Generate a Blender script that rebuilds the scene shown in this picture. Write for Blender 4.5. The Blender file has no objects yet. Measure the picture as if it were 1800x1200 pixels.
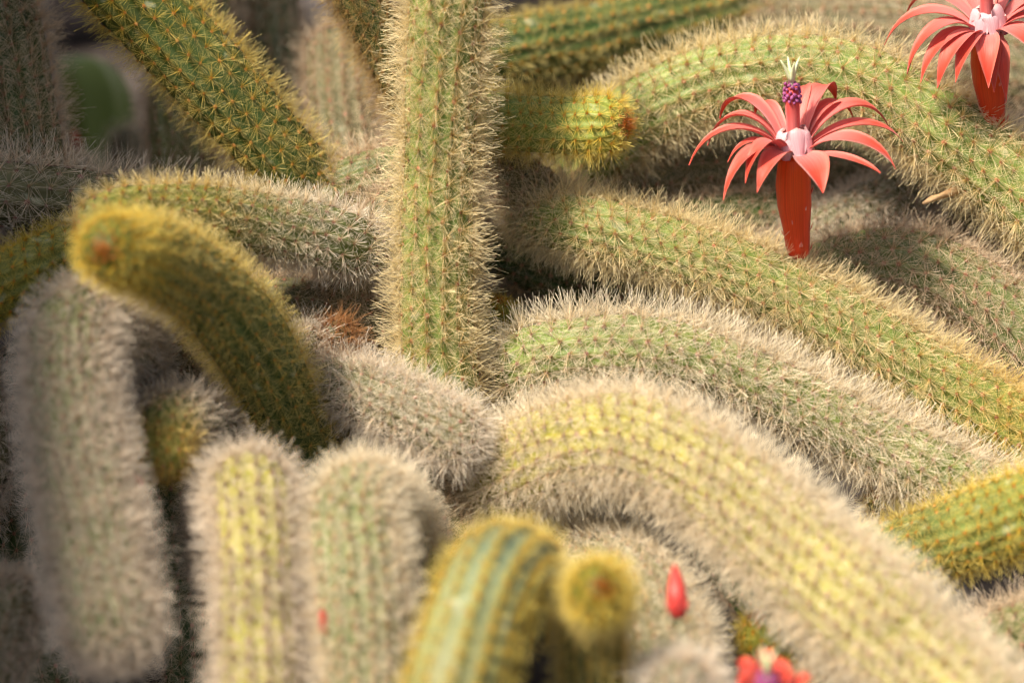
import bpy, math, random
import numpy as np
from mathutils import Vector, Matrix, Quaternion

# ------------------------------------------------------------------ camera, sky, sun, exposure
TH = math.radians(28.0)                 # camera looks down by this much
D = 0.60                                # focus distance (m)
WF = 0.30                               # width of the view at the focus distance (m)
FP = np.array([0.0, 0.0, 0.14])         # the point in focus
RIGHT = np.array([1.0, 0, 0])
FWD = np.array([0, math.cos(TH), -math.sin(TH)])
UP = np.array([0, math.sin(TH), math.cos(TH)])
CAM = FP - FWD * D
C = bpy.context.scene.collection
sc = bpy.context.scene

cd = bpy.data.cameras.new('camera')
cd.sensor_width = 36.0
cd.lens = 36.0 * D / WF
cd.clip_start = 0.01
cd.clip_end = 60
cd.dof.use_dof = True
cd.dof.focus_distance = D + 0.004
cd.dof.aperture_fstop = 6.3
cam = bpy.data.objects.new('camera', cd)
C.objects.link(cam)
cam.location = CAM
cam.rotation_euler = (math.radians(90) - TH, 0, 0)
sc.camera = cam

SUN = -0.50 * RIGHT + 0.64 * UP - 0.58 * FWD
SUN = SUN / np.linalg.norm(SUN)
EL = math.asin(SUN[2])
AZ = math.atan2(SUN[0], SUN[1])
w = bpy.data.worlds.new('World')
sc.world = w
w.use_nodes = True
wn = w.node_tree.nodes
sky = wn.new('ShaderNodeTexSky')
sky.sky_type = 'NISHITA'
sky.sun_disc = False
sky.sun_elevation = EL
sky.sun_rotation = AZ
sky.air_density = 0.6
sky.dust_density = 4.0
sky.ozone_density = 0.4
wn['Background'].inputs['Strength'].default_value = 0.095
hz = wn.new('ShaderNodeHueSaturation')          # a hazy, milky sky
hz.inputs['Saturation'].default_value = 0.35
w.node_tree.links.new(sky.outputs[0], hz.inputs['Color'])
w.node_tree.links.new(hz.outputs[0], wn['Background'].inputs['Color'])
sl = bpy.data.lights.new('sun', 'SUN')
sl.energy = 4.2
sl.angle = math.radians(5.0)
sl.color = (1.0, 0.88, 0.70)
so = bpy.data.objects.new('sun', sl)
C.objects.link(so)
so.rotation_euler = Vector(-SUN).to_track_quat('-Z', 'Y').to_euler()
so.location = tuple(FP + SUN * 3)

sc.view_settings.view_transform = 'Standard'
sc.view_settings.look = 'None'
sc.view_settings.exposure = 0.85
sc.view_settings.gamma = 1.0
sc.view_settings.use_curve_mapping = False
sc.cycles.use_adaptive_sampling = True
sc.cycles.adaptive_threshold = 0.025
sc.cycles.max_bounces = 6
sc.cycles.diffuse_bounces = 4
sc.cycles.glossy_bounces = 2
sc.cycles.transmission_bounces = 4
sc.cycles.sample_clamp_indirect = 4.0
sc.cycles.filter_width = 1.2
sc.cycles.use_denoising = True
try:
    sc.cycles.denoiser = 'OPENIMAGEDENOISE'
    sc.cycles.denoising_input_passes = 'RGB_ALBEDO_NORMAL'
    sc.cycles.denoising_prefilter = 'ACCURATE'
except Exception:
    pass

rng = np.random.default_rng(11)
random.seed(11)
MM = 0.001


def P(px, py, d):
    """a point seen at photo pixel (px, py), d millimetres behind the focus plane"""
    z = D + d * MM
    k = WF / 1800 * z / D
    return CAM + FWD * z + RIGHT * ((px - 900) * k) + UP * ((600 - py) * k)


def pxr(r, d):
    return r * WF / 1800 * (D + d * MM) / D


def deep(d):
    return d if d <= 0 else (d * .6 if d < 100 else 60 + (d - 100) * 1.3)


# ------------------------------------------------------------------ helpers
def mesh_obj(name, verts, faces, mat, parent=None, smooth=True, attrs=None):
    """faces: list of tuples, or an (n,k) int array of equal-sized faces"""
    me = bpy.data.meshes.new(name)
    if isinstance(faces, np.ndarray):
        nf, k = faces.shape
        me.vertices.add(len(verts))
        me.vertices.foreach_set('co', np.asarray(verts, np.float32).ravel())
        me.loops.add(nf * k)
        me.loops.foreach_set('vertex_index', faces.astype(np.int32).ravel())
        me.polygons.add(nf)
        me.polygons.foreach_set('loop_start', np.arange(0, nf * k, k, dtype=np.int32))
        me.polygons.foreach_set('use_smooth', np.full(nf, smooth, dtype=bool))
        me.update(calc_edges=True)
    else:
        me.from_pydata([tuple(v) for v in verts], [], faces)
        me.polygons.foreach_set('use_smooth', [smooth] * len(me.polygons))
        me.update()
    if attrs:
        for k_, v_ in attrs.items():
            a = me.attributes.new(k_, 'FLOAT_VECTOR', 'POINT')
            a.data.foreach_set('vector', np.asarray(v_, np.float32).ravel())
    me.materials.append(mat)
    o = bpy.data.objects.new(name, me)
    C.objects.link(o)
    if parent is not None:
        o.parent = parent
    return o


def thing(name, label, cat, loc, group=None):
    o = bpy.data.objects.new(name, None)
    o.empty_display_size = 0.01
    C.objects.link(o)
    o.location = tuple(loc)
    o['label'] = label
    o['category'] = cat
    if group:
        o['group'] = group
    return o


def new_mat(name):
    m = bpy.data.materials.new(name)
    m.use_nodes = True
    nt = m.node_tree
    nt.nodes.clear()
    out = nt.nodes.new('ShaderNodeOutputMaterial')
    return m, nt, out


def N(nt, typ, **kw):
    n = nt.nodes.new(typ)
    for k, v in kw.items():
        if k.startswith('i_'):
            n.inputs[k[2:].replace('_', ' ')].default_value = v
        else:
            setattr(n, k, v)
    return n


def ramp(nt, stops, fac):
    r = nt.nodes.new('ShaderNodeValToRGB')
    e = r.color_ramp.elements
    while len(e) < len(stops):
        e.new(0.5)
    for el, (p, c) in zip(e, stops):
        el.position = p
        el.color = (c[0], c[1], c[2], 1)
    nt.links.new(fac, r.inputs[0])
    return r.outputs[0]


def mixc(nt, fac, a, b, blend='MIX'):
    m = nt.nodes.new('ShaderNodeMix')
    m.data_type = 'RGBA'
    m.blend_type = blend
    for sock, val in ((m.inputs['Factor'], fac), (m.inputs[6], a), (m.inputs[7], b)):
        if hasattr(val, 'links'):
            nt.links.new(val, sock)
        elif isinstance(val, (int, float)):
            sock.default_value = val
        else:
            sock.default_value = (*val, 1) if len(val) == 3 else val
    return m.outputs[2]


# ------------------------------------------------------------------ materials
SPINE = {
    # name: (root, middle, end) of grown spines, then of young ones
    'straw': ((.40, .16, .08), (.80, .62, .26), (.93, .82, .54), (.66, .30, .06), (.82, .60, .13), (.90, .74, .30)),
    'white': ((.34, .16, .10), (.84, .69, .48), (.95, .88, .78), (.62, .30, .07), (.80, .62, .20), (.90, .80, .50)),
    'cream': ((.36, .18, .10), (.84, .67, .42), (.95, .87, .71), (.62, .30, .07), (.80, .62, .20), (.90, .80, .50)),
    'gold': ((.62, .28, .06), (.78, .60, .13), (.88, .75, .30), (.68, .28, .02), (.86, .65, .08), (.92, .80, .24)),
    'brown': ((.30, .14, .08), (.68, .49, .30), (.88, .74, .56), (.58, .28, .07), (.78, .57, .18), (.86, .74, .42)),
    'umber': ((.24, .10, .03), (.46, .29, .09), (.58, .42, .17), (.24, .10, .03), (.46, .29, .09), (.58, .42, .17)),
    'rust': ((.22, .07, .02), (.50, .21, .06), (.64, .36, .16), (.3, .1, .03), (.5, .22, .07), (.62, .34, .14)),
    'grey': ((.28, .15, .11), (.74, .60, .43), (.92, .83, .72), (.60, .28, .07), (.78, .57, .14), (.86, .70, .28)),
}
AREOLE = {'umber': (.34, .16, .06), 'rust': (.3, .12, .06), 'cream': (.42, .20, .17), 'straw': (.52, .22, .12), 'white': (.34, .16, .12), 'gold': (.62, .27, .08), 'brown': (.40, .18, .12), 'grey': (.30, .14, .12)}
SKIN = {
    # furrow, crest, young
    'green': ((.105, .145, .038), (.165, .195, .068), (.20, .22, .035)),
    'fresh': ((.150, .225, .042), (.205, .275, .070), (.26, .29, .045)),
    'yellow': ((.34, .33, .035), (.38, .35, .06), (.40, .36, .05)),
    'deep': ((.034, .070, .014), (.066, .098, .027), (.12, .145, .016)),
    'blue': ((.13, .22, .18), (.21, .19, .055), (.20, .18, .04)),
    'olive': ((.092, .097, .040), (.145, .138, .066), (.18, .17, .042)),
}
mats = {}


def spine_mat(key):
    if ('s', key) in mats:
        return mats['s', key]
    c = SPINE[key]
    m, nt, out = new_mat('spine_' + key)
    at = N(nt, 'ShaderNodeAttribute', attribute_name='spine')
    sp = N(nt, 'ShaderNodeSeparateXYZ')
    nt.links.new(at.outputs['Vector'], sp.inputs[0])
    old = ramp(nt, [(0, c[0]), (.12, c[1]), (.38, [(a + b) / 2 for a, b in zip(c[1], c[2])]), (.7, c[2])], sp.outputs[0])
    yng = ramp(nt, [(0, c[3]), (.22, c[4]), (1, c[5])], sp.outputs[0])
    apex = (.62, .19, .012)
    ym = N(nt, 'ShaderNodeMapRange', interpolation_type='SMOOTHSTEP')
    ym.inputs['From Min'].default_value = .10
    ym.inputs['From Max'].default_value = .55
    nt.links.new(sp.outputs[1], ym.inputs[0])
    col = mixc(nt, ym.outputs[0], old, yng)
    am = N(nt, 'ShaderNodeMapRange', interpolation_type='SMOOTHSTEP')
    am.inputs['From Min'].default_value = 1.12
    am.inputs['From Max'].default_value = 1.45
    nt.links.new(sp.outputs[1], am.inputs[0])
    col = mixc(nt, am.outputs[0], col, apex)
    hv = N(nt, 'ShaderNodeHueSaturation')
    vm = N(nt, 'ShaderNodeMapRange')
    vm.inputs['To Min'].default_value = .72
    vm.inputs['To Max'].default_value = 1.18
    nt.links.new(sp.outputs[2], vm.inputs[0])
    nt.links.new(vm.outputs[0], hv.inputs['Value'])
    nt.links.new(col, hv.inputs['Color'])
    pr = N(nt, 'ShaderNodeBsdfPrincipled')
    pr.inputs['Roughness'].default_value = .42
    pr.inputs['Specular IOR Level'].default_value = .45
    tr = N(nt, 'ShaderNodeBsdfTranslucent')
    mx = N(nt, 'ShaderNodeMixShader')
    mx.inputs[0].default_value = .42
    nt.links.new(hv.outputs[0], pr.inputs['Base Color'])
    nt.links.new(hv.outputs[0], tr.inputs['Color'])
    nt.links.new(pr.outputs[0], mx.inputs[1])
    nt.links.new(tr.outputs[0], mx.inputs[2])
    nt.links.new(mx.outputs[0], out.inputs[0])
    mats['s', key] = m
    return m


def areole_mat(key):
    if ('a', key) in mats:
        return mats['a', key]
    m, nt, out = new_mat('areole_' + key)
    tc = N(nt, 'ShaderNodeTexCoord')
    no = N(nt, 'ShaderNodeTexNoise')
    no.inputs['Scale'].default_value = 260
    nt.links.new(tc.outputs['Object'], no.inputs['Vector'])
    c = AREOLE[key]
    col = ramp(nt, [(.3, [x * .6 for x in c]), (.55, c), (.75, [min(1, x * 1.5 + .06) for x in c])], no.outputs[0])
    pr = N(nt, 'ShaderNodeBsdfPrincipled')
    pr.inputs['Roughness'].default_value = .9
    nt.links.new(col, pr.inputs['Base Color'])
    nt.links.new(pr.outputs[0], out.inputs[0])
    mats['a', key] = m
    return m


def skin_mat(key):
    if ('k', key) in mats:
        return mats['k', key]
    f, cr, yg = SKIN[key]
    m, nt, out = new_mat('skin_' + key)
    at = N(nt, 'ShaderNodeAttribute', attribute_name='skin')
    sp = N(nt, 'ShaderNodeSeparateXYZ')
    nt.links.new(at.outputs['Vector'], sp.inputs[0])
    col = mixc(nt, sp.outputs[0], f, cr)
    ym = N(nt, 'ShaderNodeMapRange', interpolation_type='SMOOTHSTEP')
    ym.inputs['From Min'].default_value = .1
    ym.inputs['From Max'].default_value = .9
    ym.inputs['To Max'].default_value = .8
    nt.links.new(sp.outputs[1], ym.inputs[0])
    col = mixc(nt, ym.outputs[0], col, yg)
    tc = N(nt, 'ShaderNodeTexCoord')
    n1 = N(nt, 'ShaderNodeTexNoise')
    n1.inputs['Scale'].default_value = 70
    n1.inputs['Detail'].default_value = 6
    nt.links.new(tc.outputs['Object'], n1.inputs['Vector'])
    v = N(nt, 'ShaderNodeMapRange')
    v.inputs['From Min'].default_value = .3
    v.inputs['From Max'].default_value = .7
    v.inputs['To Min'].default_value = .72
    v.inputs['To Max'].default_value = 1.22
    nt.links.new(n1.outputs[0], v.inputs[0])
    hv = N(nt, 'ShaderNodeHueSaturation')
    nt.links.new(v.outputs[0], hv.inputs['Value'])
    nt.links.new(col, hv.inputs['Color'])
    # pale scuffs on old skin
    n2 = N(nt, 'ShaderNodeTexNoise')
    n2.inputs['Scale'].default_value = 190
    n2.inputs['Detail'].default_value = 3
    nt.links.new(tc.outputs['Object'], n2.inputs['Vector'])
    sm = N(nt, 'ShaderNodeMapRange')
    sm.inputs['From Min'].default_value = .63
    sm.inputs['From Max'].default_value = .74
    sm.inputs['To Max'].default_value = .5
    nt.links.new(n2.outputs[0], sm.inputs[0])
    col2 = mixc(nt, sm.outputs[0], hv.outputs[0], (.48, .52, .38))
    pr = N(nt, 'ShaderNodeBsdfPrincipled')
    pr.inputs['Roughness'].default_value = .5
    pr.inputs['Specular IOR Level'].default_value = .35
    pr.inputs['Subsurface Weight'].default_value = .0
    nt.links.new(col2, pr.inputs['Base Color'])
    bp = N(nt, 'ShaderNodeBump')
    bp.inputs['Strength'].default_value = .35
    bp.inputs['Distance'].default_value = .0006
    nt.links.new(n2.outputs[0], bp.inputs['Height'])
    nt.links.new(bp.outputs[0], pr.inputs['Normal'])
    nt.links.new(pr.outputs[0], out.inputs[0])
    mats['k', key] = m
    return m


def petal_mat(name, inner, mid, edge, rough=.45, trans=.25):
    """attribute 'petal': x along (0 throat, 1 tip), y across (-1..1)"""
    m, nt, out = new_mat(name)
    at = N(nt, 'ShaderNodeAttribute', attribute_name='petal')
    sp = N(nt, 'ShaderNodeSeparateXYZ')
    nt.links.new(at.outputs['Vector'], sp.inputs[0])
    al = ramp(nt, [(0, inner), (.42, [(a * .5 + b * .5) for a, b in zip(inner, mid)]), (.7, mid), (1, [mid[0] * .86, mid[1] * .66, mid[2] * .5])], sp.outputs[0])
    ab = N(nt, 'ShaderNodeMath', operation='ABSOLUTE')
    nt.links.new(sp.outputs[1], ab.inputs[0])
    em = N(nt, 'ShaderNodeMapRange', interpolation_type='SMOOTHSTEP')
    em.inputs['From Min'].default_value = .55
    em.inputs['From Max'].default_value = 1.0
    em.inputs['To Max'].default_value = .55
    nt.links.new(ab.outputs[0], em.inputs[0])
    col = mixc(nt, em.outputs[0], al, edge)
    tc = N(nt, 'ShaderNodeTexCoord')
    mp = N(nt, 'ShaderNodeCombineXYZ')
    mu = N(nt, 'ShaderNodeMath', operation='MULTIPLY')
    mu.inputs[1].default_value = 9
    nt.links.new(sp.outputs[1], mu.inputs[0])
    nt.links.new(mu.outputs[0], mp.inputs[1])
    nt.links.new(sp.outputs[0], mp.inputs[0])
    nt.links.new(sp.outputs[2], mp.inputs[2])
    no = N(nt, 'ShaderNodeTexNoise')
    no.inputs['Scale'].default_value = 1.6
    no.inputs['Detail'].default_value = 4
    nt.links.new(mp.outputs[0], no.inputs['Vector'])
    v = N(nt, 'ShaderNodeMapRange')
    v.inputs['From Min'].default_value = .3
    v.inputs['From Max'].default_value = .7
    v.inputs['To Min'].default_value = .84
    v.inputs['To Max'].default_value = 1.1
    nt.links.new(no.outputs[0], v.inputs[0])
    hv = N(nt, 'ShaderNodeHueSaturation')
    nt.links.new(v.outputs[0], hv.inputs['Value'])
    nt.links.new(col, hv.inputs['Color'])
    pr = N(nt, 'ShaderNodeBsdfPrincipled')
    pr.inputs['Roughness'].default_value = rough
    pr.inputs['Specular IOR Level'].default_value = .4
    pr.inputs['Sheen Weight'].default_value = .25
    pr.inputs['Sheen Roughness'].default_value = .4
    bp = N(nt, 'ShaderNodeBump')
    bp.inputs['Strength'].default_value = .25
    bp.inputs['Distance'].default_value = .0006
    nt.links.new(no.outputs[0], bp.inputs['Height'])
    nt.links.new(bp.outputs[0], pr.inputs['Normal'])
    tr = N(nt, 'ShaderNodeBsdfTranslucent')
    mx = N(nt, 'ShaderNodeMixShader')
    mx.inputs[0].default_value = trans
    nt.links.new(hv.outputs[0], pr.inputs['Base Color'])
    nt.links.new(hv.outputs[0], tr.inputs['Color'])
    nt.links.new(pr.outputs[0], mx.inputs[1])
    nt.links.new(tr.outputs[0], mx.inputs[2])
    nt.links.new(mx.outputs[0], out.inputs[0])
    return m


def noisy_mat(name, stops, scale, rough=.8, bump=.5, dist=.002, detail=8, spec=.3):
    m, nt, out = new_mat(name)
    tc = N(nt, 'ShaderNodeTexCoord')
    no = N(nt, 'ShaderNodeTexNoise')
    no.inputs['Scale'].default_value = scale
    no.inputs['Detail'].default_value = detail
    no.inputs['Roughness'].default_value = .62
    nt.links.new(tc.outputs['Object'], no.inputs['Vector'])
    col = ramp(nt, stops, no.outputs[0])
    pr = N(nt, 'ShaderNodeBsdfPrincipled')
    pr.inputs['Roughness'].default_value = rough
    pr.inputs['Specular IOR Level'].default_value = spec
    nt.links.new(col, pr.inputs['Base Color'])
    bp = N(nt, 'ShaderNodeBump')
    bp.inputs['Strength'].default_value = bump
    bp.inputs['Distance'].default_value = dist
    nt.links.new(no.outputs[0], bp.inputs['Height'])
    nt.links.new(bp.outputs[0], pr.inputs['Normal'])
    nt.links.new(pr.outputs[0], out.inputs[0])
    return m


M_PETAL = petal_mat('petal_coral', (.86, .30, .29), (.77, .080, .046), (.84, .30, .23))
M_INNER = petal_mat('petal_pale_pink', (.86, .50, .56), (.88, .56, .60), (.90, .66, .68), trans=.3)
M_TUBE = petal_mat('flower_tube', (.62, .024, .016), (.95, .16, .028), (.86, .075, .02), rough=.25, trans=.38)
M_BUD = petal_mat('bud_red', (.45, .03, .025), (.72, .06, .05), (.74, .07, .06), rough=.35, trans=.15)
M_COLUMN = petal_mat('stamen_column', (.84, .32, .32), (.72, .08, .07), (.70, .07, .07), trans=.25)
M_ANTHER = noisy_mat('anther_purple', [(.3, (.22, .04, .14)), (.7, (.42, .12, .30))], 900, .7, .2, .0003)
M_STIGMA = noisy_mat('stigma_green', [(.3, (.56, .62, .34)), (.7, (.72, .75, .52))], 400, .5, .2, .0003)
M_TWIG = noisy_mat('dry_twig', [(.3, (.30, .16, .07)), (.7, (.58, .40, .22))], 300, .8, .6, .0008)
M_SCALE = noisy_mat('tube_scale', [(.3, (.60, .08, .06)), (.7, (.84, .34, .28))], 500, .4, .2, .0003)
M_GROUND = noisy_mat('soil', [(.30, (.016, .012, .010)), (.5, (.036, .028, .024)), (.72, (.10, .082, .076))], 22, .95, .8, .006)
M_ROCK = noisy_mat('rock', [(.3, (.16, .14, .145)), (.55, (.27, .245, .25)), (.75, (.38, .355, .36))], 14, .9, .7, .006)
M_SMOOTH = noisy_mat('smooth_green_skin', [(.3, (.13, .18, .028)), (.7, (.18, .225, .045))], 12, .45, .15, .001)

# ------------------------------------------------------------------ the ground
g = 90
xs = np.linspace(-3.0, 3.0, g)
ys = np.linspace(-1.2, 5.5, g)
X, Y = np.meshgrid(xs, ys, indexing='ij')
Z = .012 * np.sin(X * 9 + 1.3) * np.cos(Y * 7) + .009 * np.sin(X * 21 + Y * 17) + rng.normal(0, .004, X.shape)
gv = np.stack([X, Y, Z - .01], -1).reshape(-1, 3)
ii, jj = np.meshgrid(np.arange(g - 1), np.arange(g - 1), indexing='ij')
b0 = (ii * g + jj).ravel()
gf = np.stack([b0, b0 + g, b0 + g + 1, b0 + 1], -1)
gr = mesh_obj('ground', gv, gf, M_GROUND)
gr['kind'] = 'structure'
gr['label'] = 'dark mauve grey soil under the cactus stems'


# ------------------------------------------------------------------ cactus stems
def catmull(pts, n):
    p = np.vstack([2 * pts[0] - pts[1], pts, 2 * pts[-1] - pts[-2]])
    seg = len(pts) - 1
    out = []
    for i in range(seg):
        t = np.linspace(0, 1, n, endpoint=(i == seg - 1))[:, None]
        a, b, c_, d_ = p[i], p[i + 1], p[i + 2], p[i + 3]
        out.append(.5 * ((2 * b) + (-a + c_) * t + (2 * a - 5 * b + 4 * c_ - d_) * t ** 2 + (-a + 3 * b - 3 * c_ + d_) * t ** 3))
    return np.vstack(out)


TOT = [0, 0]


def stem(label, pts, spine='straw', skin='green', young=0.0, L=6.5, ns=26, ribs=14, gap=4.7, group=None,
         tip=True, cat='cactus', name='trailing_cactus', wid=.15, lean=.12, central=.35, dens=1.0, world=False, apex=True, rw=.74):
    """pts: (px, py, mm behind focus, radius px), from the old end to the growing tip;
    young: length in mm over which the growing tip's golden colour fades"""
    r_ = np.random.default_rng(abs(hash(label)) % (2 ** 31) if False else sum(ord(ch) * (i + 3) for i, ch in enumerate(label)))
    if world:
        ctr = np.array([p[:3] for p in pts], float)
        rad = np.array([p[3] for p in pts], float)
    else:
        pts = [(p[0], p[1], deep(p[2]), p[3]) for p in pts]
        ctr = np.array([P(*p[:3]) for p in pts])
        rad = np.array([pxr(p[3], p[2]) for p in pts])
    rad = rad * .90
    gold = spine == 'gold'
    L = L * (1.06 if gold else 1.14)
    wid = wid * (.38 if gold else .44)
    ns = ns * {'gold': 1.6, 'straw': 1.6}.get(spine, 1.52) * dens
    central = central * .72
    dense = catmull(np.column_stack([ctr, rad]), 40)
    seg = np.linalg.norm(np.diff(dense[:, :3], axis=0), axis=1)
    s = np.concatenate([[0], np.cumsum(seg)])
    Lt = s[-1]
    n = max(8, int(Lt / .0022))
    S = np.linspace(0, Lt, n)
    Q = np.column_stack([np.interp(S, s, dense[:, k]) for k in range(4)])
    ph = r_.uniform(0, 6.28, 4)
    Q[:, 3] *= 1 + .022 * np.sin(S / .017 + ph[0]) + .018 * np.sin(S / .0065 + ph[1])
    T = np.gradient(Q[:, :3], axis=0)
    T /= np.linalg.norm(T, axis=1)[:, None]
    U = np.zeros_like(T)
    u = np.cross(T[0], [0.3, .2, .9])
    u /= np.linalg.norm(u)
    for i in range(n):
        u = u - T[i] * np.dot(u, T[i])
        u /= np.linalg.norm(u)
        U[i] = u
    V = np.cross(T, U)
    tw = r_.uniform(-5, 5)

    def surf(sv, phi):
        scl = np.clip(sv, 0, Lt)
        c = np.column_stack([np.interp(scl, S, Q[:, k]) for k in range(3)])
        r = np.interp(scl, S, Q[:, 3])
        t = np.column_stack([np.interp(scl, S, T[:, k]) for k in range(3)])
        uu = np.column_stack([np.interp(scl, S, U[:, k]) for k in range(3)])
        vv = np.cross(t, uu)
        pt = phi + tw * scl
        ra = np.cos(pt)[:, None] * uu + np.sin(pt)[:, None] * vv
        al = np.where(sv > Lt, (sv - Lt) / r, np.where(sv < 0, sv / r, 0.0))
        nn = np.cos(al)[:, None] * ra + np.sin(al)[:, None] * t
        tt = np.cos(al)[:, None] * t - np.sin(al)[:, None] * ra
        return c, r, nn, tt, np.cos(al), ra

    gapm = gap * MM
    amp = .11

    def disp(sv, phi, ca):
        k = phi * ribs / (2 * np.pi)
        near = np.round(k)
        crest = np.cos(np.pi * (k - near)) ** 2
        off = (near % 2) * .5
        bump = np.cos(2 * np.pi * (sv / gapm - off)) * .5 + .5
        return 1 - amp * (1 - crest) * ca + .035 * bump * crest * ca, crest

    # --- body
    r0, r1 = Q[0, 3], Q[-1, 3]
    cap0 = -np.linspace(1.54, .15, 7) * r0
    cap1 = Lt + np.linspace(.12, 1.55, 11) * r1
    mid = np.linspace(0, Lt, max(8, int(Lt / (gapm * .5))))
    rings = np.concatenate([cap0, mid, cap1])
    nseg = ribs * 4
    phis = np.arange(nseg) * 2 * np.pi / nseg
    SS, PH = np.meshgrid(rings, phis, indexing='ij')
    sv, pv = SS.ravel(), PH.ravel()
    c, r, nn, tt, ca, ra = surf(sv, pv)
    dsp, crest = disp(sv, pv, ca)
    pos = c + nn * (r * dsp)[:, None]
    base = pos.mean(0)
    base = Q[0, :3].copy()
    nr = len(rings)
    i2, j2 = np.meshgrid(np.arange(nr - 1), np.arange(nseg), indexing='ij')
    j3 = (j2 + 1) % nseg
    fc = np.stack([i2 * nseg + j2, i2 * nseg + j3, (i2 + 1) * nseg + j3, (i2 + 1) * nseg + j2], -1).reshape(-1, 4)

    def age_of(sq):
        if not young:
            return np.zeros_like(sq)
        dist = np.maximum(0, (Lt + r1 * 1.57) - sq) / (young * MM)
        near_apex = np.clip(1 - ((Lt + r1 * 1.57) - sq) / (r1 * .75), 0, 1)
        return np.exp(-dist ** 1.5) + near_apex * 1.1 * (1 if tip and apex else 0)
    root = thing(name, label, cat, base, group)
    mesh_obj('body', pos - base, fc, skin_mat(skin), root,
             attrs={'skin': np.column_stack([crest, age_of(sv), r_.random(len(sv))])})
    # --- areoles
    A_s, A_p = [], []
    send = Lt + r1 * (1.5 if tip else 1.2)
    kmax = int((send + r0 * .6) / gapm) + 2
    for q in range(ribs):
        ss = (np.arange(-int(r0 * .6 / gapm), kmax) + (q % 2) * .5) * gapm
        ss = ss[ss < send]
        # the growing end carries more, closer areoles
        A_s.append(ss + r_.normal(0, gapm * .06, len(ss)))
        A_p.append(np.full(len(ss), q * 2 * np.pi / ribs) + r_.normal(0, .025, len(ss)))
    A_s = np.concatenate(A_s)
    A_p = np.concatenate(A_p)
    c, r, nn, tt, ca, ra = surf(A_s, A_p)
    dsp, _ = disp(A_s, A_p, ca)
    apos = c + nn * (r * dsp)[:, None]
    view = CAM - apos
    view /= np.linalg.norm(view, axis=1)[:, None]
    facing = (nn * view).sum(1)
    # areoles: low domes
    keep = (facing > -.5)
    ap, an, at_ = apos[keep], nn[keep], tt[keep]
    ab = np.cross(an, at_)
    m = len(ap)
    asz = .00060 * r_.uniform(.55, 1.35, m)[:, None] * (gap / 4.7) * (.8 if gold else 1)
    vs = [ap + an * asz * .75]
    for k in range(6):
        a = k * np.pi / 3
        vs.append(ap + asz * (math.cos(a) * at_ * 1.15 + math.sin(a) * ab) - an * asz * .15)
    vs = np.stack(vs, 1).reshape(-1, 3)
    o7 = np.arange(m)[:, None] * 7
    fa = np.concatenate([np.column_stack([o7[:, 0], o7[:, 0] + 1 + k, o7[:, 0] + 1 + (k + 1) % 6]) for k in range(6)])
    ao = mesh_obj('areoles', vs - base, fa, areole_mat(spine), root)
    ao['kind'] = 'stuff'
    # --- spines
    cnt = np.where(facing > -.35, ns, ns * .22)
    rel = apos - CAM
    dz = rel @ FWD
    sx = (rel @ RIGHT) / dz * D / WF * 1800
    sy = (rel @ UP) / dz * D / WF * 1800
    cnt = np.where((np.abs(sx) > 900 + 130) | (np.abs(sy) > 600 + 130), cnt * .3, cnt)   # thinner outside the view
    # crowded apex: fewer each
    cnt = np.maximum(4, cnt * np.clip(ca * 1.5, .5, 1)) * r_.uniform(.75, 1.25, len(cnt))
    cnt = cnt.astype(int)
    idx = np.repeat(np.arange(len(cnt)), cnt)
    if tip:
        pass
    m = len(idx)
    n_, t_ = nn[idx], tt[idx]
    b_ = np.cross(n_, t_)
    ag = age_of(A_s)[idx]
    isc = r_.random(m) < central
    th = np.where(isc, r_.uniform(.08, .85, m), r_.uniform(.92, 1.50, m))
    ps = r_.uniform(0, 2 * np.pi, m)
    dr = np.cos(th)[:, None] * n_ + np.sin(th)[:, None] * (np.cos(ps)[:, None] * t_ + np.sin(ps)[:, None] * b_)
    tufted = r_.normal(0, .10, (len(cnt), 3))[idx]
    yl = np.clip(ag, 0, 1)
    dr = dr + (lean + .25 * yl)[:, None] * t_ + tufted + r_.normal(0, .05, (m, 3))
    dr /= np.linalg.norm(dr, axis=1)[:, None]
    # keep spines out of the body
    dn = (dr * n_).sum(1)
    dr += np.where(dn < .06, .06 - dn, 0)[:, None] * n_
    ln = np.where(isc, r_.uniform(.62, 1.12, m), r_.uniform(.50, .86, m)) * L * MM
    longer = r_.random(m) < .035
    ln = np.where(longer & isc, ln * 1.35, ln)
    ln *= 1 - .30 * yl - .25 * (ca[idx] < .55)
    bp_ = apos[idx] + (r_.uniform(-.00035, .00035, m))[:, None] * t_ + (r_.uniform(-.00035, .00035, m))[:, None] * b_
    tp_ = bp_ + dr * ln[:, None]
    wv = wid * MM * r_.uniform(.75, 1.25, m) * np.where(isc, 1.0, rw)
    e1 = np.cross(dr, [.31, .53, .79])
    e1 /= np.linalg.norm(e1, axis=1)[:, None]
    e2 = np.cross(dr, e1)
    # a slender four-faced needle: base edge along e1, blunt end edge along e2
    vs = np.stack([bp_ + wv[:, None] * e1, bp_ - wv[:, None] * e1,
                   tp_ + (.6 * wv)[:, None] * e2, tp_ - (.6 * wv)[:, None] * e2], 1).reshape(-1, 3)
    o4 = np.arange(m) * 4
    fs = np.stack([np.column_stack([o4, o4 + 2, o4 + 3]), np.column_stack([o4 + 1, o4 + 3, o4 + 2]),
                   np.column_stack([o4, o4 + 1, o4 + 2]), np.column_stack([o4, o4 + 3, o4 + 1])], 1).reshape(-1, 3)
    rr = r_.random(m)
    at3 = np.zeros((m, 4, 3))
    at3[:, 2:, 0] = 1
    at3[:, :, 1] = ag[:, None]
    at3[:, :, 2] = rr[:, None]
    so_ = mesh_obj('spines', vs - base, fs, spine_mat(spine), root, smooth=False, attrs={'spine': at3.reshape(-1, 3)})
    so_['kind'] = 'stuff'
    TOT[0] += 1
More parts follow.
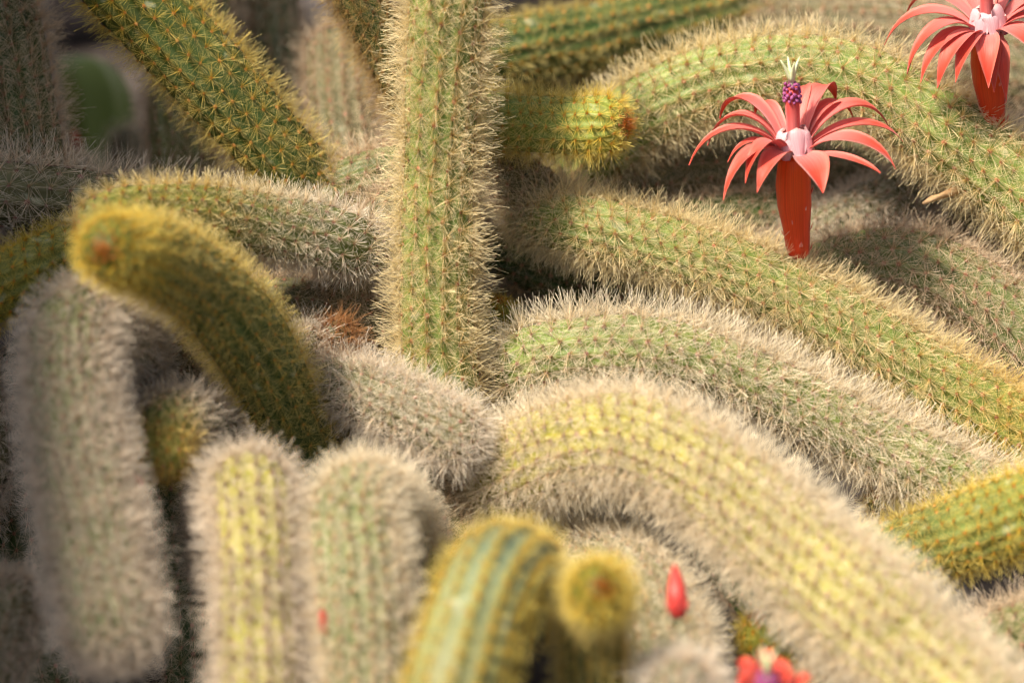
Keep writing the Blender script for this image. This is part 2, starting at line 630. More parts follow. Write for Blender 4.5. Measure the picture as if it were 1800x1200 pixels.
    TOT[1] += m
    return root


# --- stems in focus
stem('straight pale green stem rising upright in front of all the others', [(805, 800, 14, 66), (782, 690, 4, 68), (768, 560, 0, 70), (768, 420, -3, 69), (772, 280, -5, 69), (780, 120, -8, 72), (788, -30, -12, 73), (792, -190, -16, 72)],
     'straw', 'fresh', L=7.4, ns=38, gap=4.9, ribs=14, central=.42, wid=.17, tip=False)
stem('arching pale green stem with long white bristles just behind the upright stem', [(905, 700, 30, 60), (925, 640, 8, 64), (1000, 618, -4, 64), (1120, 612, -8, 63), (1260, 645, -8, 62), (1400, 708, -8, 62), (1560, 790, -8, 64), (1720, 870, -10, 66), (1900, 955, -14, 68)],
     'cream', 'fresh', L=7.8, ns=36, gap=4.5, ribs=15, central=.45, wid=.17, tip=False)
stem('green stem bearing the fully open coral flower', [(930, 380, 62, 50), (1010, 395, 42, 60), (1110, 418, 32, 62), (1230, 455, 26, 62), (1360, 505, 20, 64), (1500, 580, 14, 66), (1650, 672, 8, 68), (1800, 765, 2, 70), (1950, 860, -6, 70)],
     'straw', 'fresh', young=62, L=7.0, ns=36, gap=4.3, ribs=16, central=.40, wid=.15)
stem('thick arched stem in dense cream bristles over the red bud', [(835, 930, 22, 66), (865, 860, 2, 78), (930, 814, -16, 86), (1030, 778, -30, 89), (1130, 781, -40, 92), (1240, 838, -50, 95), (1360, 935, -62, 98), (1480, 1042, -76, 102), (1600, 1150, -88, 105), (1740, 1290, -104, 108)],
     'cream', 'yellow', rw=.9, L=6.8, ns=46, gap=4.0, ribs=18, central=.45, wid=.14, tip=False)
stem('big arch of pale green stem behind the coral flower', [(1000, 320, 112, 60), (1060, 255, 98, 68), (1140, 195, 86, 72), (1260, 148, 76, 74), (1390, 130, 66, 74), (1520, 152, 56, 75), (1640, 220, 48, 76), (1760, 305, 42, 78), (1920, 430, 34, 80)],
     'straw', 'fresh', L=7.2, ns=36, gap=4.9, ribs=15, central=.42, wid=.16, tip=False)
stem('short grey bristly stem with blunt pale end against the upright stem', [(500, 620, 24, 46), (560, 655, 8, 54), (640, 690, -8, 58), (730, 730, -18, 60), (800, 765, -24, 58)],
     'white', 'olive', L=6.2, ns=34, gap=3.8, ribs=16, central=.45, wid=.14)
stem('drooping stem with golden fuzzy end facing right under the flowers arch', [(800, 205, 52, 56), (900, 216, 40, 56), (990, 220, 26, 56), (1056, 219, 14, 57)],
     'gold', 'fresh', young=17, L=5.6, ns=34, gap=4.0, ribs=14, central=.4, wid=.14)

# --- left
stem('golden hooked stem whose orange tipped head faces out', [(590, 960, 16, 74), (545, 830, 4, 74), (500, 720, -8, 75), (440, 600, -24, 76), (365, 510, -40, 76), (285, 458, -58, 74), (222, 440, -78, 68), (196, 438, -92, 62)],
     'gold', 'deep', young=32, rw=.55, L=5.0, ns=32, gap=3.7, ribs=16, central=.4, wid=.13)
stem('horizontal stem golden at one end and white bristled at the other', [(660, 450, 26, 50), (600, 425, 8, 60), (520, 405, -2, 62), (420, 388, -12, 60), (310, 376, -24, 58), (220, 378, -34, 56), (182, 392, -38, 54)],
     'white', 'green', young=54, rw=.6, L=5.6, ns=34, gap=3.9, ribs=15, central=.42, wid=.15)
stem('dark green stem with sparse long white spines behind the hooked stem', [(-130, 330, 0, 66), (-20, 340, 8, 66), (90, 352, 18, 66), (200, 366, 32, 64), (330, 385, 48, 60), (440, 420, 60, 50)],
     'grey', 'olive', L=9.0, ns=22, gap=5.6, ribs=13, central=.5, wid=.17, tip=False)
stem('yellow green striped stem leading under the hooked head', [(200, 420, 6, 56), (110, 455, -8, 62), (10, 500, -16, 64), (-110, 560, -24, 64)],
     'gold', 'green', young=60, L=5.4, ns=30, gap=3.8, ribs=15)
stem('thick dark green stem with orange areoles leaning across the corner', [(640, 440, 84, 56), (560, 350, 70, 66), (480, 258, 58, 74), (390, 160, 50, 78), (290, 50, 44, 80), (180, -70, 38, 80), (110, -150, 34, 80)],
     'gold', 'deep', young=60, rw=.5, L=6.6, ns=34, gap=4.8, ribs=15, central=.38, wid=.14, tip=False)
stem('brown bristled stem standing upright in the corner beside the smooth green cactus', [(60, 380, 52, 60), (45, 250, 64, 70), (20, 110, 74, 74), (-15, -20, 80, 76), (-50, -140, 86, 76)],
     'brown', 'deep', L=7.4, ns=32, gap=4.4, ribs=15, tip=False)
stem('wide grey green stem hanging with its rounded end at the bottom', [(235, 640, -16, 60), (190, 575, -38, 72), (130, 575, -58, 76), (120, 660, -68, 78), (135, 780, -76, 82), (158, 900, -84, 86), (180, 1010, -92, 88), (196, 1100, -98, 86)],
     'grey', 'green', young=0, rw=.85, L=5.6, ns=40, gap=3.8, ribs=20, central=.42, wid=.14)
stem('small drooping stem grey at its bend with golden striped end', [(420, 880, 10, 50), (385, 790, -8, 60), (335, 738, -26, 60), (296, 748, -46, 54), (287, 800, -56, 48)],
     'grey', 'green', young=18, L=5.4, ns=30, gap=3.8, ribs=13, apex=False)
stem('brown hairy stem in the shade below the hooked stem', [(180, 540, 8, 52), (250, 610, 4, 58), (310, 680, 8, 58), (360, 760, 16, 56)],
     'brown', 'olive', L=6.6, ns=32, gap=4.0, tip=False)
stem('bristly stem with yellow skin standing left of its beige twin', [(400, 1010, -24, 60), (410, 900, -46, 66), (440, 858, -66, 72), (452, 930, -78, 76), (455, 1040, -86, 78), (458, 1180, -92, 80), (462, 1320, -96, 80)],
     'grey', 'yellow', rw=.95, L=6.4, ns=44, gap=4.3, ribs=15, central=.45, wid=.15, tip=False)
stem('beige arched stem between the yellow skinned stem and the blue striped one', [(720, 1010, -14, 58), (690, 920, -38, 70), (642, 878, -62, 76), (618, 920, -78, 80), (632, 1020, -88, 82), (645, 1150, -94, 84), (650, 1320, -98, 84)],
     'cream', 'green', rw=.9, L=5.8, ns=42, gap=3.9, ribs=17, central=.42, wid=.14, tip=False)
stem('golden stem with blue green stripes arching down beside the orange tipped knob', [(930, 1080, -56, 62), (925, 1012, -80, 76), (884, 1000, -104, 88), (850, 1050, -122, 93), (820, 1140, -134, 96), (794, 1240, -140, 98), (774, 1340, -144, 98)],
     'gold', 'blue', young=70, L=5.0, ns=26, gap=3.8, ribs=12, central=.35, wid=.12)
stem('upright knob with golden head and orange tip', [(1046, 1360, -96, 56), (1042, 1220, -98, 58), (1040, 1130, -100, 59), (1043, 1062, -106, 58), (1053, 1036, -126, 55)],
     'gold', 'deep', young=13, L=5.2, ns=34, gap=3.6, ribs=14, wid=.13)
stem('beige hairy stem under the thick arch carrying a red bud', [(960, 985, 8, 64), (1030, 990, -14, 72), (1100, 1018, -36, 78), (1155, 1090, -58, 82), (1180, 1190, -76, 86), (1195, 1320, -92, 86)],
     'cream', 'olive', L=6.2, ns=36, gap=4.0, ribs=16, wid=.14, tip=False)
stem('pale fuzzy blunt end in front of the red bud stem', [(1205, 1390, -120, 56), (1200, 1290, -120, 60), (1196, 1205, -118, 58)],
     'white', 'olive', L=6.4, ns=34, gap=4.0, wid=.14)
stem('small dark golden knob in the gap beside the thick arch', [(1410, 1270, -26, 50), (1380, 1190, -36, 54), (1350, 1118, -44, 52)],
     'gold', 'deep', young=16, L=5.8, ns=32, gap=3.7, ribs=13)
stem('golden green stem entering below the arching stem', [(1500, 985, -2, 56), (1590, 970, -14, 66), (1700, 935, -30, 72), (1820, 890, -44, 74), (1960, 830, -58, 74)],
     'gold', 'green', young=60, L=5.6, ns=30, gap=4.2, ribs=16, wid=.14)
stem('tiny white tufted offset between the thick arch and the golden green stem', [(1560, 930, 6, 22), (1552, 900, 0, 25), (1544, 878, -6, 25)],
     'white', 'olive', young=5, L=4.6, ns=26, gap=3.2, ribs=9)
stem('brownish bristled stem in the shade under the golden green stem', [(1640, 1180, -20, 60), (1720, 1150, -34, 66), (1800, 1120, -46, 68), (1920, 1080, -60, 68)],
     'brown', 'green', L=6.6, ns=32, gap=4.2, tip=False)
stem('brown hairy stem poking up beside the small dark golden knob', [(1480, 1380, -70, 56), (1455, 1290, -72, 58), (1440, 1225, -70, 54)],
     'brown', 'olive', L=6.4, ns=32, gap=4.0)
stem('shaggy beige stem under the short grey blunt stem', [(640, 770, 14, 56), (700, 800, 6, 60), (760, 860, 2, 62), (795, 950, -2, 62), (815, 1060, -8, 60)],
     'brown', 'olive', L=8.0, ns=34, gap=4.4, wid=.15, tip=False)
stem('stubby orange brown tip beside the short grey stem', [(606, 680, 16, 26), (598, 620, 6, 30), (592, 588, 0, 29)],
     'rust', 'olive', L=6.0, ns=30, gap=3.4, ribs=11)
stem('spiky grey tuft behind the short grey stem', [(560, 690, 12, 30), (546, 630, 4, 34), (538, 600, -2, 33)],
     'white', 'olive', L=7.2, ns=28, gap=3.8, ribs=11)
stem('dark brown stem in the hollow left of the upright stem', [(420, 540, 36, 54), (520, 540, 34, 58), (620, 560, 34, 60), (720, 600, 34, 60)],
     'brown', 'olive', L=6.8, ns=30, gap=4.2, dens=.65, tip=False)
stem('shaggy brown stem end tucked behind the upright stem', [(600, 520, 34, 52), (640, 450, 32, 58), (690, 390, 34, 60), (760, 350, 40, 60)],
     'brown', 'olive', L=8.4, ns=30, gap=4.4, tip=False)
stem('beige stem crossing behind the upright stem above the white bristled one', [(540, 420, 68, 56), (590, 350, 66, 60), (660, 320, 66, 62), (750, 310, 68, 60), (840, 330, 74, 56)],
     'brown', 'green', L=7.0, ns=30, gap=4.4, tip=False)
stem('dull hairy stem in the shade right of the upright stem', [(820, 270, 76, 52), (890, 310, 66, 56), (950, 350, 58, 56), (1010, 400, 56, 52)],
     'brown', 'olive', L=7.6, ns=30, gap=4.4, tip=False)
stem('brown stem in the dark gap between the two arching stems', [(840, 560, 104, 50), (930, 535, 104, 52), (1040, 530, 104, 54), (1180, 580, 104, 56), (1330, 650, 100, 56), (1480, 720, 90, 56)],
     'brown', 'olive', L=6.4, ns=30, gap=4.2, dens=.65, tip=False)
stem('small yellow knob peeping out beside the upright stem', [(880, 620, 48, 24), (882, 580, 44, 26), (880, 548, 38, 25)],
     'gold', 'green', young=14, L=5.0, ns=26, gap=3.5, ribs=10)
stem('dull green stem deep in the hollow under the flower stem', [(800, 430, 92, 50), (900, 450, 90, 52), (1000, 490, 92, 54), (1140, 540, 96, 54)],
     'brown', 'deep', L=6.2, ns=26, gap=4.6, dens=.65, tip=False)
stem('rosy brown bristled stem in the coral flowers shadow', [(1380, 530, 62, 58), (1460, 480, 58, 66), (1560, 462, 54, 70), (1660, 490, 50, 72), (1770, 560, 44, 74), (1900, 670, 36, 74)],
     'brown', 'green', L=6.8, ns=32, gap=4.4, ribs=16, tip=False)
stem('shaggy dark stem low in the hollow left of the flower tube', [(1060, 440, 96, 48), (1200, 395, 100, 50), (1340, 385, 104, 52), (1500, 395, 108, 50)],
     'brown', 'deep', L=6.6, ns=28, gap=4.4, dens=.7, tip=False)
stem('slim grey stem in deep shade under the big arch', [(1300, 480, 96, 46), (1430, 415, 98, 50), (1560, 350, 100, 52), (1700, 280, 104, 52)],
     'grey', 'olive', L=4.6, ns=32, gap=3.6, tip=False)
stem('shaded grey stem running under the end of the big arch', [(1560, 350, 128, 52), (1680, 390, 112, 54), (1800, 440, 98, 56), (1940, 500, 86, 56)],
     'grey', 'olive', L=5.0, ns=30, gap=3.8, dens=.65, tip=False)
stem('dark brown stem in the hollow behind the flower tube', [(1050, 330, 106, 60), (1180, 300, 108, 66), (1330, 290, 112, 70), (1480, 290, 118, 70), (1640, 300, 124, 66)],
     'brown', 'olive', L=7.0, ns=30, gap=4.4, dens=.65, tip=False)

# --- top background
stem('green ribbed stem with orange dots lying behind the golden fuzzy end', [(780, 120, 126, 60), (900, 92, 134, 64), (1020, 72, 142, 66), (1150, 46, 150, 66), (1300, 10, 160, 66), (1420, -30, 170, 66)],
     'gold', 'deep', L=5.4, ns=22, gap=4.8, ribs=14, wid=.14, tip=False)
stem('beige brown fuzzy stem arching behind the big arch', [(1010, 200, 150, 56), (1090, 130, 156, 62), (1190, 80, 160, 66), (1320, 52, 160, 68), (1470, 48, 156, 68), (1620, 70, 150, 70), (1800, 130, 140, 72)],
     'brown', 'olive', L=7.2, ns=30, gap=4.6, wid=.16, tip=False)
stem('thin yellow green stem slanting behind the golden fuzzy end', [(830, 30, 170, 20), (890, 90, 160, 22), (950, 150, 150, 22), (1010, 210, 140, 22)],
     'gold', 'green', young=40, L=4.6, ns=22, gap=3.8, ribs=9, tip=False)
stem('pale green beige stem standing behind the leaning dark stem', [(330, 420, 118, 60), (322, 300, 126, 64), (322, 190, 136, 66), (338, 80, 146, 66), (350, -60, 156, 66)],
     'brown', 'green', L=7.0, ns=28, gap=4.6, tip=False)
stem('hairy brown stem hanging at the top edge behind the leaning dark stem', [(380, -120, 190, 66), (410, -20, 186, 70), (436, 60, 182, 68)],
     'brown', 'olive', L=8.0, ns=32, gap=4.4)
stem('brown bristled stem rising at the top edge beside the grey background rock', [(500, 260, 166, 52), (482, 150, 172, 56), (474, 40, 180, 56), (470, -80, 188, 56)],
     'brown', 'deep', L=6.6, ns=28, gap=4.6, tip=False)
stem('round topped beige stem in the blurred background', [(650, 400, 108, 60), (620, 290, 118, 64), (600, 190, 130, 64), (592, 104, 142, 60)],
     'brown', 'olive', L=6.6, ns=28, gap=4.6)
stem('dark golden brown stem slanting down behind the upright stem', [(560, -130, 50, 46), (620, -20, 52, 48), (680, 80, 56, 50), (740, 200, 62, 50), (790, 320, 70, 50)],
     'umber', 'deep', L=6.4, ns=34, gap=4.2, tip=False)
stem('small pale grey stem in the background next to the smooth green cactus', [(250, 420, 190, 40), (236, 330, 196, 42), (232, 262, 204, 42)],
     'grey', 'olive', L=6.0, ns=26, gap=4.4, ribs=11)
stem('low pale grey stem topped by a pink bud', [(160, 420, 170, 38), (140, 350, 176, 40), (132, 306, 182, 38)],
     'grey', 'olive', L=6.0, ns=26, gap=4.4, ribs=11)
# --- left edge
stem('dark grey hairy stem end in the bottom corner', [(-70, 1290, -60, 62), (-20, 1170, -62, 66), (10, 1060, -64, 64)],
     'grey', 'olive', L=7.0, ns=34, gap=4.2)
stem('shadowed grey stem at the edge behind the wide hanging stem', [(-60, 640, -14, 46), (-35, 720, -16, 50), (-25, 800, -18, 50), (-50, 880, -16, 50)],
     'grey', 'olive', L=6.8, ns=30, gap=4.2, tip=False)
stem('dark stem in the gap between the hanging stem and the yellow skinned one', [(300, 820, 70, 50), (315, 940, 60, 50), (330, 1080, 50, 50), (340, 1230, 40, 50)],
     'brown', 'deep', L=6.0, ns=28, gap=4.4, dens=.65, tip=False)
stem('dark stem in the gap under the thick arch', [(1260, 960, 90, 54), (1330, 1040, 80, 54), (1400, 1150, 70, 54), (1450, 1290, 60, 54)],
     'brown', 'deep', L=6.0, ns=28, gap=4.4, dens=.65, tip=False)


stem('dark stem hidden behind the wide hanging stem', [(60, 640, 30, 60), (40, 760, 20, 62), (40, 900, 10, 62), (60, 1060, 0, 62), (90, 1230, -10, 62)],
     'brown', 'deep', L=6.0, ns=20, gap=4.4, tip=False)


# ------------------------------------------------------------------ flowers
def grid_faces(nu, nv, closed=False):
    f = []
    for i in range(nu - 1):
        for j in range(nv - (0 if closed else 1)):
            j2 = (j + 1) % nv
            f.append((i * nv + j, i * nv + j2, (i + 1) * nv + j2, (i + 1) * nv + j))
    return f


def petal(parent, az, R, tz, rise, hw, mat=None, r0=2.6, z0=0.0, thick=.55, cup=.30, name='petal', twist=0.0, nu=15, nv=7, blunt=.75):
    """a recurved blade leaving the throat at azimuth az; R reach, tz height of the tip, rise of the arch, hw half width (mm)"""
    mat = mat or M_PETAL
    rd = random.Random(int(az * 1000) + int(R * 17))
    b = [np.array(q) for q in ((r0, z0), (r0 + .22 * (R - r0), z0 + rise * 1.15), (r0 + .78 * (R - r0), z0 + rise * 1.35 + tz * .3), (R, z0 + tz))]
    top, bot, at = [], [], []
    sd = rd.random() * 10
    side = rd.uniform(-.10, .10)
    for i in range(nu):
        t = i / (nu - 1)
        c = (1 - t) ** 3 * b[0] + 3 * (1 - t) ** 2 * t * b[1] + 3 * (1 - t) * t * t * b[2] + t ** 3 * b[3]
        d = 3 * (1 - t) ** 2 * (b[1] - b[0]) + 6 * (1 - t) * t * (b[2] - b[1]) + 3 * t * t * (b[3] - b[2])
        d = d / (np.linalg.norm(d) + 1e-9)
        nrm = np.array([-d[1], d[0]])
        wdt = hw * (min(1, .38 + 1.35 * t) if t < .5 else 1.0) * max(.02, 1 - max(0, (t - .50) / .50) ** (1.5 if blunt < 1 else 2.6))
        for j in range(nv):
            v = -1 + 2 * j / (nv - 1)
            lift = cup * wdt * (v * v) + .12 * math.sin(sd + t * 5 + v * 2)
            tw = twist * t
            y = wdt * v * math.cos(tw) + side * R * t * t
            h = lift + wdt * v * math.sin(tw)
            px_, pz_ = c[0] + nrm[0] * h, c[1] + nrm[1] * h
            top.append((px_, y, pz_))
            th = thick * (1 - .75 * abs(v)) * (1 - .6 * t)
            bot.append((px_ - nrm[0] * th, y, pz_ - nrm[1] * th))
            at.append((t, v, sd))
    nt_ = len(top)
    f = grid_faces(nu, nv)
    f2 = [tuple(nt_ + q for q in reversed(ff)) for ff in f]
    rim = []
    edge = [i * nv for i in range(nu)] + [(nu - 1) * nv + j for j in range(1, nv)] + [i * nv + nv - 1 for i in range(nu - 2, -1, -1)] + list(range(nv - 2, 0, -1))
    for k in range(len(edge)):
        a, c_ = edge[k], edge[(k + 1) % len(edge)]
        rim.append((a, nt_ + a, nt_ + c_, c_))
    ca, sa = math.cos(az), math.sin(az)
    vv = [((x * ca - y * sa) * MM, (x * sa + y * ca) * MM, z * MM) for x, y, z in top + bot]
    return mesh_obj(name, vv, f + f2 + rim, mat, parent, attrs={'petal': at + at})


def lathe(name, prof, mat, parent, nseg=24, wob=0.0, bend=None, lobes=0):
    """prof: (radius, height) mm"""
    vs, at = [], []
    for i, (r, z) in enumerate(prof):
        for j in range(nseg):
            a = 2 * math.pi * j / nseg
            q = r * (1 + wob * math.sin(3 * a + z * .7) + wob * .6 * math.sin(5 * a - z * 1.1 + 1) + (.05 * math.cos(lobes * a) if lobes else 0))
            bx_, by_ = bend(z) if bend else (0, 0)
            vs.append(((q * math.cos(a) + bx_) * MM, (q * math.sin(a) + by_) * MM, z * MM))
            at.append((i / (len(prof) - 1), math.sin(a * 2) * .9, .3 * j))
    f = grid_faces(len(prof), nseg, True)
    f.append(tuple(range(nseg - 1, -1, -1)))
    f.append(tuple((len(prof) - 1) * nseg + j for j in range(nseg)))
    return mesh_obj(name, vs, f, mat, parent, attrs={'petal': at})


def ico(name, mat, rad, sub=1):
    import bmesh
    bm = bmesh.new()
    bmesh.ops.create_icosphere(bm, subdivisions=sub, radius=rad)
    me = bpy.data.meshes.new(name)
    bm.to_mesh(me)
    bm.free()
    me.polygons.foreach_set('use_smooth', [True] * len(me.polygons))
    me.materials.append(mat)
    return me


anther_mesh = ico('anther', M_ANTHER, .55 * MM, 2)


def flower(label, base, throat, petals, seed, column=True, spin=0.0, inner_az=None, tube_r=(3.6, 5.0, 5.3)):
    """base and throat: world points; the local z axis runs from throat outward, origin at the throat"""
    rd = random.Random(seed)
    ax = throat - base
    ln = np.linalg.norm(ax) / MM
    root = thing('cactus_flower', label, 'flower', throat)
    q = Vector(ax).to_track_quat('Z', 'Y')
    # turn so that local x is the camera's right and local y points away from the camera
    zl = np.array(ax) / np.linalg.norm(ax)
    xl = RIGHT - zl * np.dot(RIGHT, zl)
    xl /= np.linalg.norm(xl)
    yl = np.cross(zl, xl)
    M = Matrix(((xl[0], yl[0], zl[0]), (xl[1], yl[1], zl[1]), (xl[2], yl[2], zl[2])))
    root.rotation_euler = M.to_euler()
    a, b_, c_ = tube_r
    prof = [(a * .55, -ln - 1.2), (a * .9, -ln + .2), (a, -ln + 2.5), (a * 1.1, -ln * .75), (b_, -ln * .5), (b_ * 1.04, -ln * .3), (b_ * .96, -ln * .12), (c_ * .86, -1.2), (c_ * .74, .4), (c_ * .45, .6)]
    tube = lathe('tube', prof, M_TUBE, root, 32, .022, bend=lambda z: (.5 * math.sin(z * .12), 0))
    for k in range(14):
        h = -ln + ln * (.02 + .62 * k / 14)
        az = k * 2.4 + rd.uniform(-.3, .3)
        rr = a + (b_ - a) * ((h + ln) / ln) * 1.2
        sz = rd.uniform(1.0, 1.6)
        vs = []
        tz_ = np.array([0, 0, 1.0])
        rn = np.array([math.cos(az), math.sin(az), 0])
        tg = np.array([-math.sin(az), math.cos(az), 0])
        c0 = rn * rr * .97 + tz_ * h
        for (u, v, o) in ((-.6, 0, 0), (.6, 0, 0), (.5, .9, .25), (0, 2.0, .75), (-.5, .9, .25), (0, .8, .55)):
            vs.append(tuple((c0 + tg * u * sz + tz_ * v * sz + rn * o * sz) * MM))
        mesh_obj('tube_scale', vs, [(0, 1, 5), (1, 2, 5), (2, 3, 5), (3, 4, 5), (4, 0, 5)], M_SCALE, tube)
    for (azd, R, tz, rise, hw, *rest) in petals:
        tw = rest[0] if rest else rd.uniform(-.25, .25)
        petal(root, math.radians(azd) + spin, R, tz, rise * 1.12, hw * 1.22, twist=tw, z0=rd.uniform(-.6, .3), cup=rd.uniform(.16, .34))
    # pale inner petals closed round the column
    for k in range(8):
        az = k * math.pi / 4 + .2
        petal(root, az, rd.uniform(2.7, 3.3), rd.uniform(5.6, 9.0), rd.uniform(4.2, 5.2), rd.uniform(3.0, 3.7), M_INNER, r0=5.6, cup=.30, name='inner_petal', nu=9, nv=6, thick=.8, blunt=1.6, twist=rd.uniform(-.15, .15))
    for azd in (inner_az or ()):
        petal(root, math.radians(azd), 5.5, 5.2, 3.4, 1.5, M_INNER, r0=3.4, cup=.3, name='inner_petal', nu=9, nv=5)
    if column:
        col = lathe('stamen_column', [(2.5, 0), (2.35, 3), (2.1, 6), (1.9, 10), (2.0, 14), (2.1, 18.5), (1.7, 19.7), (.8, 20.1)], M_COLUMN, root, 20, .02, lobes=10)
        for k in range(46):
            az = k * 2.39996
            h = 16.4 + 5.2 * (k / 46) + rd.uniform(-.7, .5)
            rr = 2.25 * (1 - .35 * max(0, (h - 19) / 3.5)) + rd.uniform(-.15, .3)
            o = bpy.data.objects.new('anther', anther_mesh)
            C.objects.link(o)
            o.parent = col
            o.location = (rr * math.cos(az) * MM, rr * math.sin(az) * MM, h * MM)
            o.rotation_euler = (rd.uniform(0, 3), rd.uniform(0, 3), 0)
            s_ = rd.uniform(.8, 1.15)
            o.scale = (s_ * .95, s_ * .95, s_ * 1.4)
        sty = lathe('style', [(.6, 18.5), (.6, 21.5), (.55, 22.5), (.2, 22.8)], M_STIGMA, root, 10)
        for k in range(4):
            az = k * 1.5708 + .25
            sp = rd.uniform(2.2, 3.4)
            hh = rd.uniform(5.6, 7.4)
            lb = []
            for i in range(6):
                t = i / 5
                lb.append(((.8 * (1 - t) ** .6 + .08), 22 + hh * t))
            lathe('stigma_lobe', lb, M_STIGMA, sty, 8, bend=lambda z, az=az, sp=sp, hh=hh: (math.cos(az) * sp * max(0, (z - 22) / hh) ** 1.2, math.sin(az) * sp * max(0, (z - 22) / hh) ** 1.2))
    return root


fl1_b, fl1_t = P(1402, 446, 8), P(1396, 272, -4)
flower('fully open coral flower growing on the green stem, petals all round', fl1_b, fl1_t, [
    (181, 30.5, -1.5, 9.0, 2.9), (164, 25.5, 3.0, 11.0, 2.7), (148, 24, 9.0, 12.5, 3.2, .2), (118, 21, 7.5, 10.5, 2.2),
    (72, 22.5, 9.5, 12.0, 2.9), (48, 22.5, 10.0, 13.0, 3.3, -.3), (32, 21.5, 6.5, 10.5, 2.3), (12, 30.0, 3.0, 11.0, 3.0),
    (-1, 32.0, 0.2, 7.0, 2.3), (-24, 29.5, -3.5, 6.5, 2.9), (-38, 27.5, -2.5, 1.6, 1.7), (-69, 19.0, -6.0, 2.2, 4.2, .05),
    (-124, 20.0, -5.5, 4.2, 2.8), (-151, 26.5, -6.5, 6.5, 2.5), (-140, 20.5, -2.5, 7.6, 2.8), (-168, 20, 1.0, 6, 1.8)], 3, inner_az=(-20,))
fl2_b, fl2_t = P(1747, 222, 22), P(1737, 58, 8)
flower('coral flower with drooping petals on the big arch', fl2_b, fl2_t, [
    (172, 30.5, -1.0, 8.5, 2.8), (192, 27.0, -6.0, 7.0, 3.0), (204, 25.5, -7.0, 5.0, 2.6), (222, 23.5, -8.5, 5.0, 2.9),
    (234, 20, -8.0, 3.4, 2.4), (258, 16.5, -10.5, 3.2, 3.0), (268, 12.5, -14.0, 1.5, 2.4), (283, 11.5, -17.5, 1.0, 2.4),
    (306, 19.5, -7.0, 4.5, 3.2), (335, 26, -4.0, 6, 3.0), (350, 28, -2, 7, 2.8), (15, 28, 2, 8, 2.8), (45, 25, 5, 9, 2.9), (75, 24, 6, 9, 2.9),
    (105, 24, 6, 9.5, 2.8), (140, 26, 5, 9, 2.7)], 8, inner_az=(200, 330))
fl3_b, fl3_t = P(1360, 1470, -100), P(1354, 1306, -116)
flower('blurred red flower just showing its top beside the pale fuzzy blunt end', fl3_b, fl3_t, [
    (az_, 10 + 3 * math.sin(az_), 15.0 + 3.5 * math.cos(az_ * 2.1), 11, 2.4) for az_ in range(0, 360, 30)], 5)


# ------------------------------------------------------------------ buds
def bud(label, base, tipp, rad, mat=M_BUD, collar=True):
    ax = tipp - base
    ln = np.linalg.norm(ax) / MM
    root = thing('flower_bud', label, 'bud', base)
    root.rotation_euler = Vector(ax).to_track_quat('Z', 'Y').to_euler()
    prof = [(rad * .55, -1.0), (rad * .85, ln * .06), (rad, ln * .24), (rad * .98, ln * .4), (rad * .8, ln * .6), (rad * .5, ln * .8), (rad * .22, ln * .93), (rad * .04, ln)]
    bb = lathe('bud_body', prof, mat, root, 20, .03)
    for k in range(6):
        az = k * 1.047
        petal(bb, az, rad * .22, ln * .86, 0, rad * .62, mat, r0=rad * .93, z0=ln * .06, name='bud_scale', nu=8, nv=5, cup=-.35, thick=.3)
    return root


bud('pointed red flower bud on the beige hairy stem', P(1192, 1078, -104), P(1186, 990, -100), 2.55)
bud('small red bud between the two beige bristly stems', P(574, 1108, -96), P(566, 1068, -100), 1.7)
bud('pink pointed bud far behind beside the smooth green cactus', P(134, 262, 178), P(130, 226, 172), 2.4)
bud('tiny pink bud at the side of the wide hanging stem', P(246, 852, -70), P(234, 832, -74), 1.3)


# ------------------------------------------------------------------ twigs
def twig(label, pts, rad):
    root = thing('dry_twig', label, 'twig', pts[0])
    ctr = np.array(pts)
    n = len(ctr)
    vs, f = [], []
    for i in range(n):
        t = ctr[min(i + 1, n - 1)] - ctr[max(i - 1, 0)]
        t /= np.linalg.norm(t)
        u = np.cross(t, [.2, .5, .8])
        u /= np.linalg.norm(u)
        v = np.cross(t, u)
        for j in range(8):
            a = j * math.pi / 4
            rr = rad[i] * MM * (1 + .22 * math.sin(j * 2.3 + i * 1.7))
            vs.append(ctr[i] + rr * (math.cos(a) * u + math.sin(a) * v) - pts[0])
    f = grid_faces(n, 8, True) + [tuple(range(7, -1, -1)), tuple((n - 1) * 8 + j for j in range(8))]
    mesh_obj('shaft', vs, f, M_TWIG, root)
    return root


twig('dry brown flower stub under the big arch', [P(1690, 330, 24), P(1672, 338, 22), P(1654, 344, 20), P(1638, 350, 18), P(1622, 358, 16)], [1.2, 1.3, .8, 1.05, .45])
twig('dry brown crumb caught between the stems behind the upright stem', [P(592, 372, 22), P(590, 355, 20), P(594, 340, 18), P(588, 330, 17)], [.7, .5, .5, .2])


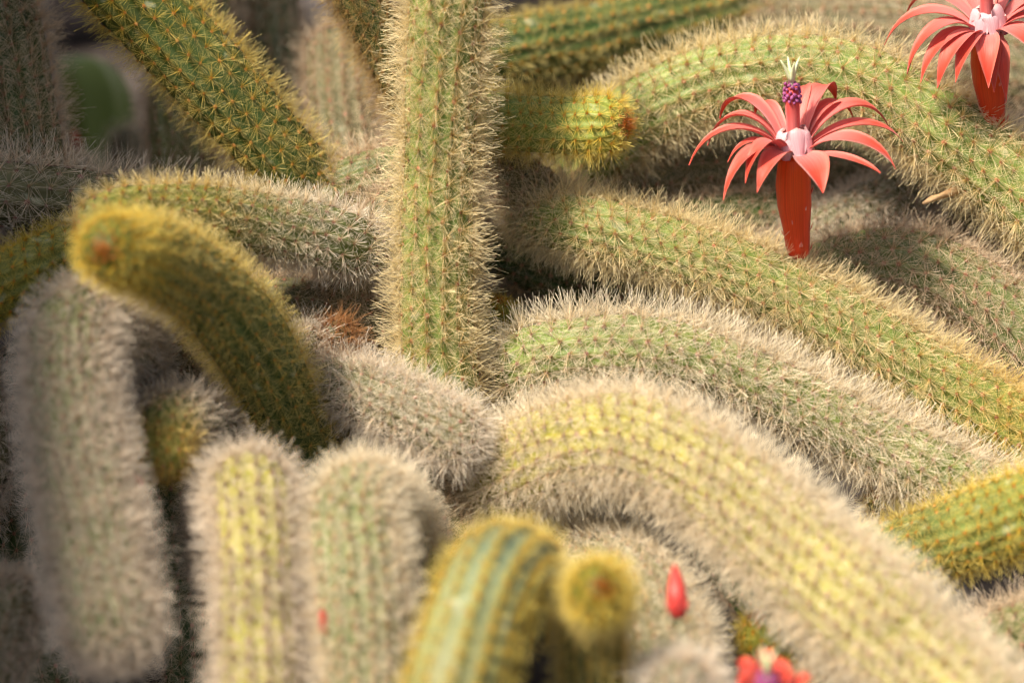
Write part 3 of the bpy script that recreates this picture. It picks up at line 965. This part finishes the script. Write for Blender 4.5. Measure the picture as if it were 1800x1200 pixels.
# ------------------------------------------------------------------ smooth cactus and rocks far behind
def smooth_cactus(label, pts, ribs=10):
    ctr = np.array([P(*p[:3]) for p in pts])
    rad = np.array([pxr(p[3], p[2]) for p in pts])
    root = thing('smooth_cactus', label, 'cactus', ctr[0])
    de = catmull(np.column_stack([ctr, rad]), 10)
    T = np.gradient(de[:, :3], axis=0)
    T /= np.linalg.norm(T, axis=1)[:, None]
    end, rE = de[-1, :3], de[-1, 3]
    vs = []
    rows = 0
    nseg = ribs * 6
    rowsl = [(de[i, :3], de[i, 3], T[i]) for i in range(len(de))] + [(end + T[-1] * rE * math.sin(a), rE * math.cos(a), T[-1]) for a in np.linspace(.2, 1.53, 9)]
    for c, r, t in rowsl:
        u = np.cross(t, [0, 1, 0])
        u /= np.linalg.norm(u)
        v = np.cross(t, u)
        for j in range(nseg):
            a = 2 * math.pi * j / nseg
            rr = r * (1 - .10 * abs(math.sin(ribs * a / 2)) ** .7 + .05)
            vs.append(c + rr * (math.cos(a) * u + math.sin(a) * v) - ctr[0])
    f = grid_faces(len(rowsl), nseg, True) + [tuple((len(rowsl) - 1) * nseg + j for j in range(nseg))]
    mesh_obj('body', vs, f, M_SMOOTH, root)
    return root


smooth_cactus('smooth green cactus blurred far behind the stems', [(190, 520, 300, 90), (170, 380, 300, 96), (148, 270, 300, 96), (138, 190, 300, 92)])


def rock(label, c, size, seed, box=2.0, tilt=0.0, turn=True):
    import bmesh
    rd = np.random.default_rng(seed)
    bm = bmesh.new()
    bmesh.ops.create_icosphere(bm, subdivisions=4, radius=1)
    k = rd.normal(0, 1.6, (7, 3))
    phs = rd.uniform(0, 6, 7)
    for v in bm.verts:
        p = np.array(v.co)
        p = p / (np.abs(p) ** box).sum() ** (1 / box)
        q = 1 + sum((.09 if box < 3 else .014) * math.sin(float(np.dot(k[i], p)) * 1.3 + phs[i]) for i in range(7))
        v.co = Vector((p * q * np.array(size)).tolist())
    me = bpy.data.meshes.new('rock')
    bm.to_mesh(me)
    bm.free()
    me.polygons.foreach_set('use_smooth', [True] * len(me.polygons))
    me.materials.append(M_ROCK)
    o = bpy.data.objects.new('rock', me)
    C.objects.link(o)
    o.location = tuple(c)
    o.rotation_euler = (tilt, 0, rd.uniform(0, 6) if turn else 0)
    o['label'] = label
    o['category'] = 'rock'
    return o


def on_ground(px, py):
    v = P(px, py, 0) - CAM
    t = (0.0 - CAM[2]) / v[2]
    return CAM + v * t


p_ = on_ground(560, 80)
rock('pale grey rock blurred in the gap behind the round topped beige stem', (p_[0], p_[1] + .1, .05), (.16, .11, .10), 4)
p_ = on_ground(130, 40)
rock('dark mauve rock blurred behind the smooth green cactus', (p_[0], p_[1] + .2, .05), (.22, .14, .13), 7)
p_ = on_ground(1000, -10)
rock('mauve grey rock blurred at the top behind the green ribbed stem', (p_[0] + .1, p_[1] + .12, .03), (.26, .14, .12), 9)

rock('big mauve grey boulder added out of view to shade the golden hooked stem', (-.492, .02, .0), (.30, .34, .438), 12, box=6.0, tilt=.22, turn=False)  # unseen blocker added past the left edge to throw shade on the left stems

print('STEMS', TOT, sum(len(o.data.polygons) for o in bpy.data.objects if o.type == 'MESH'))
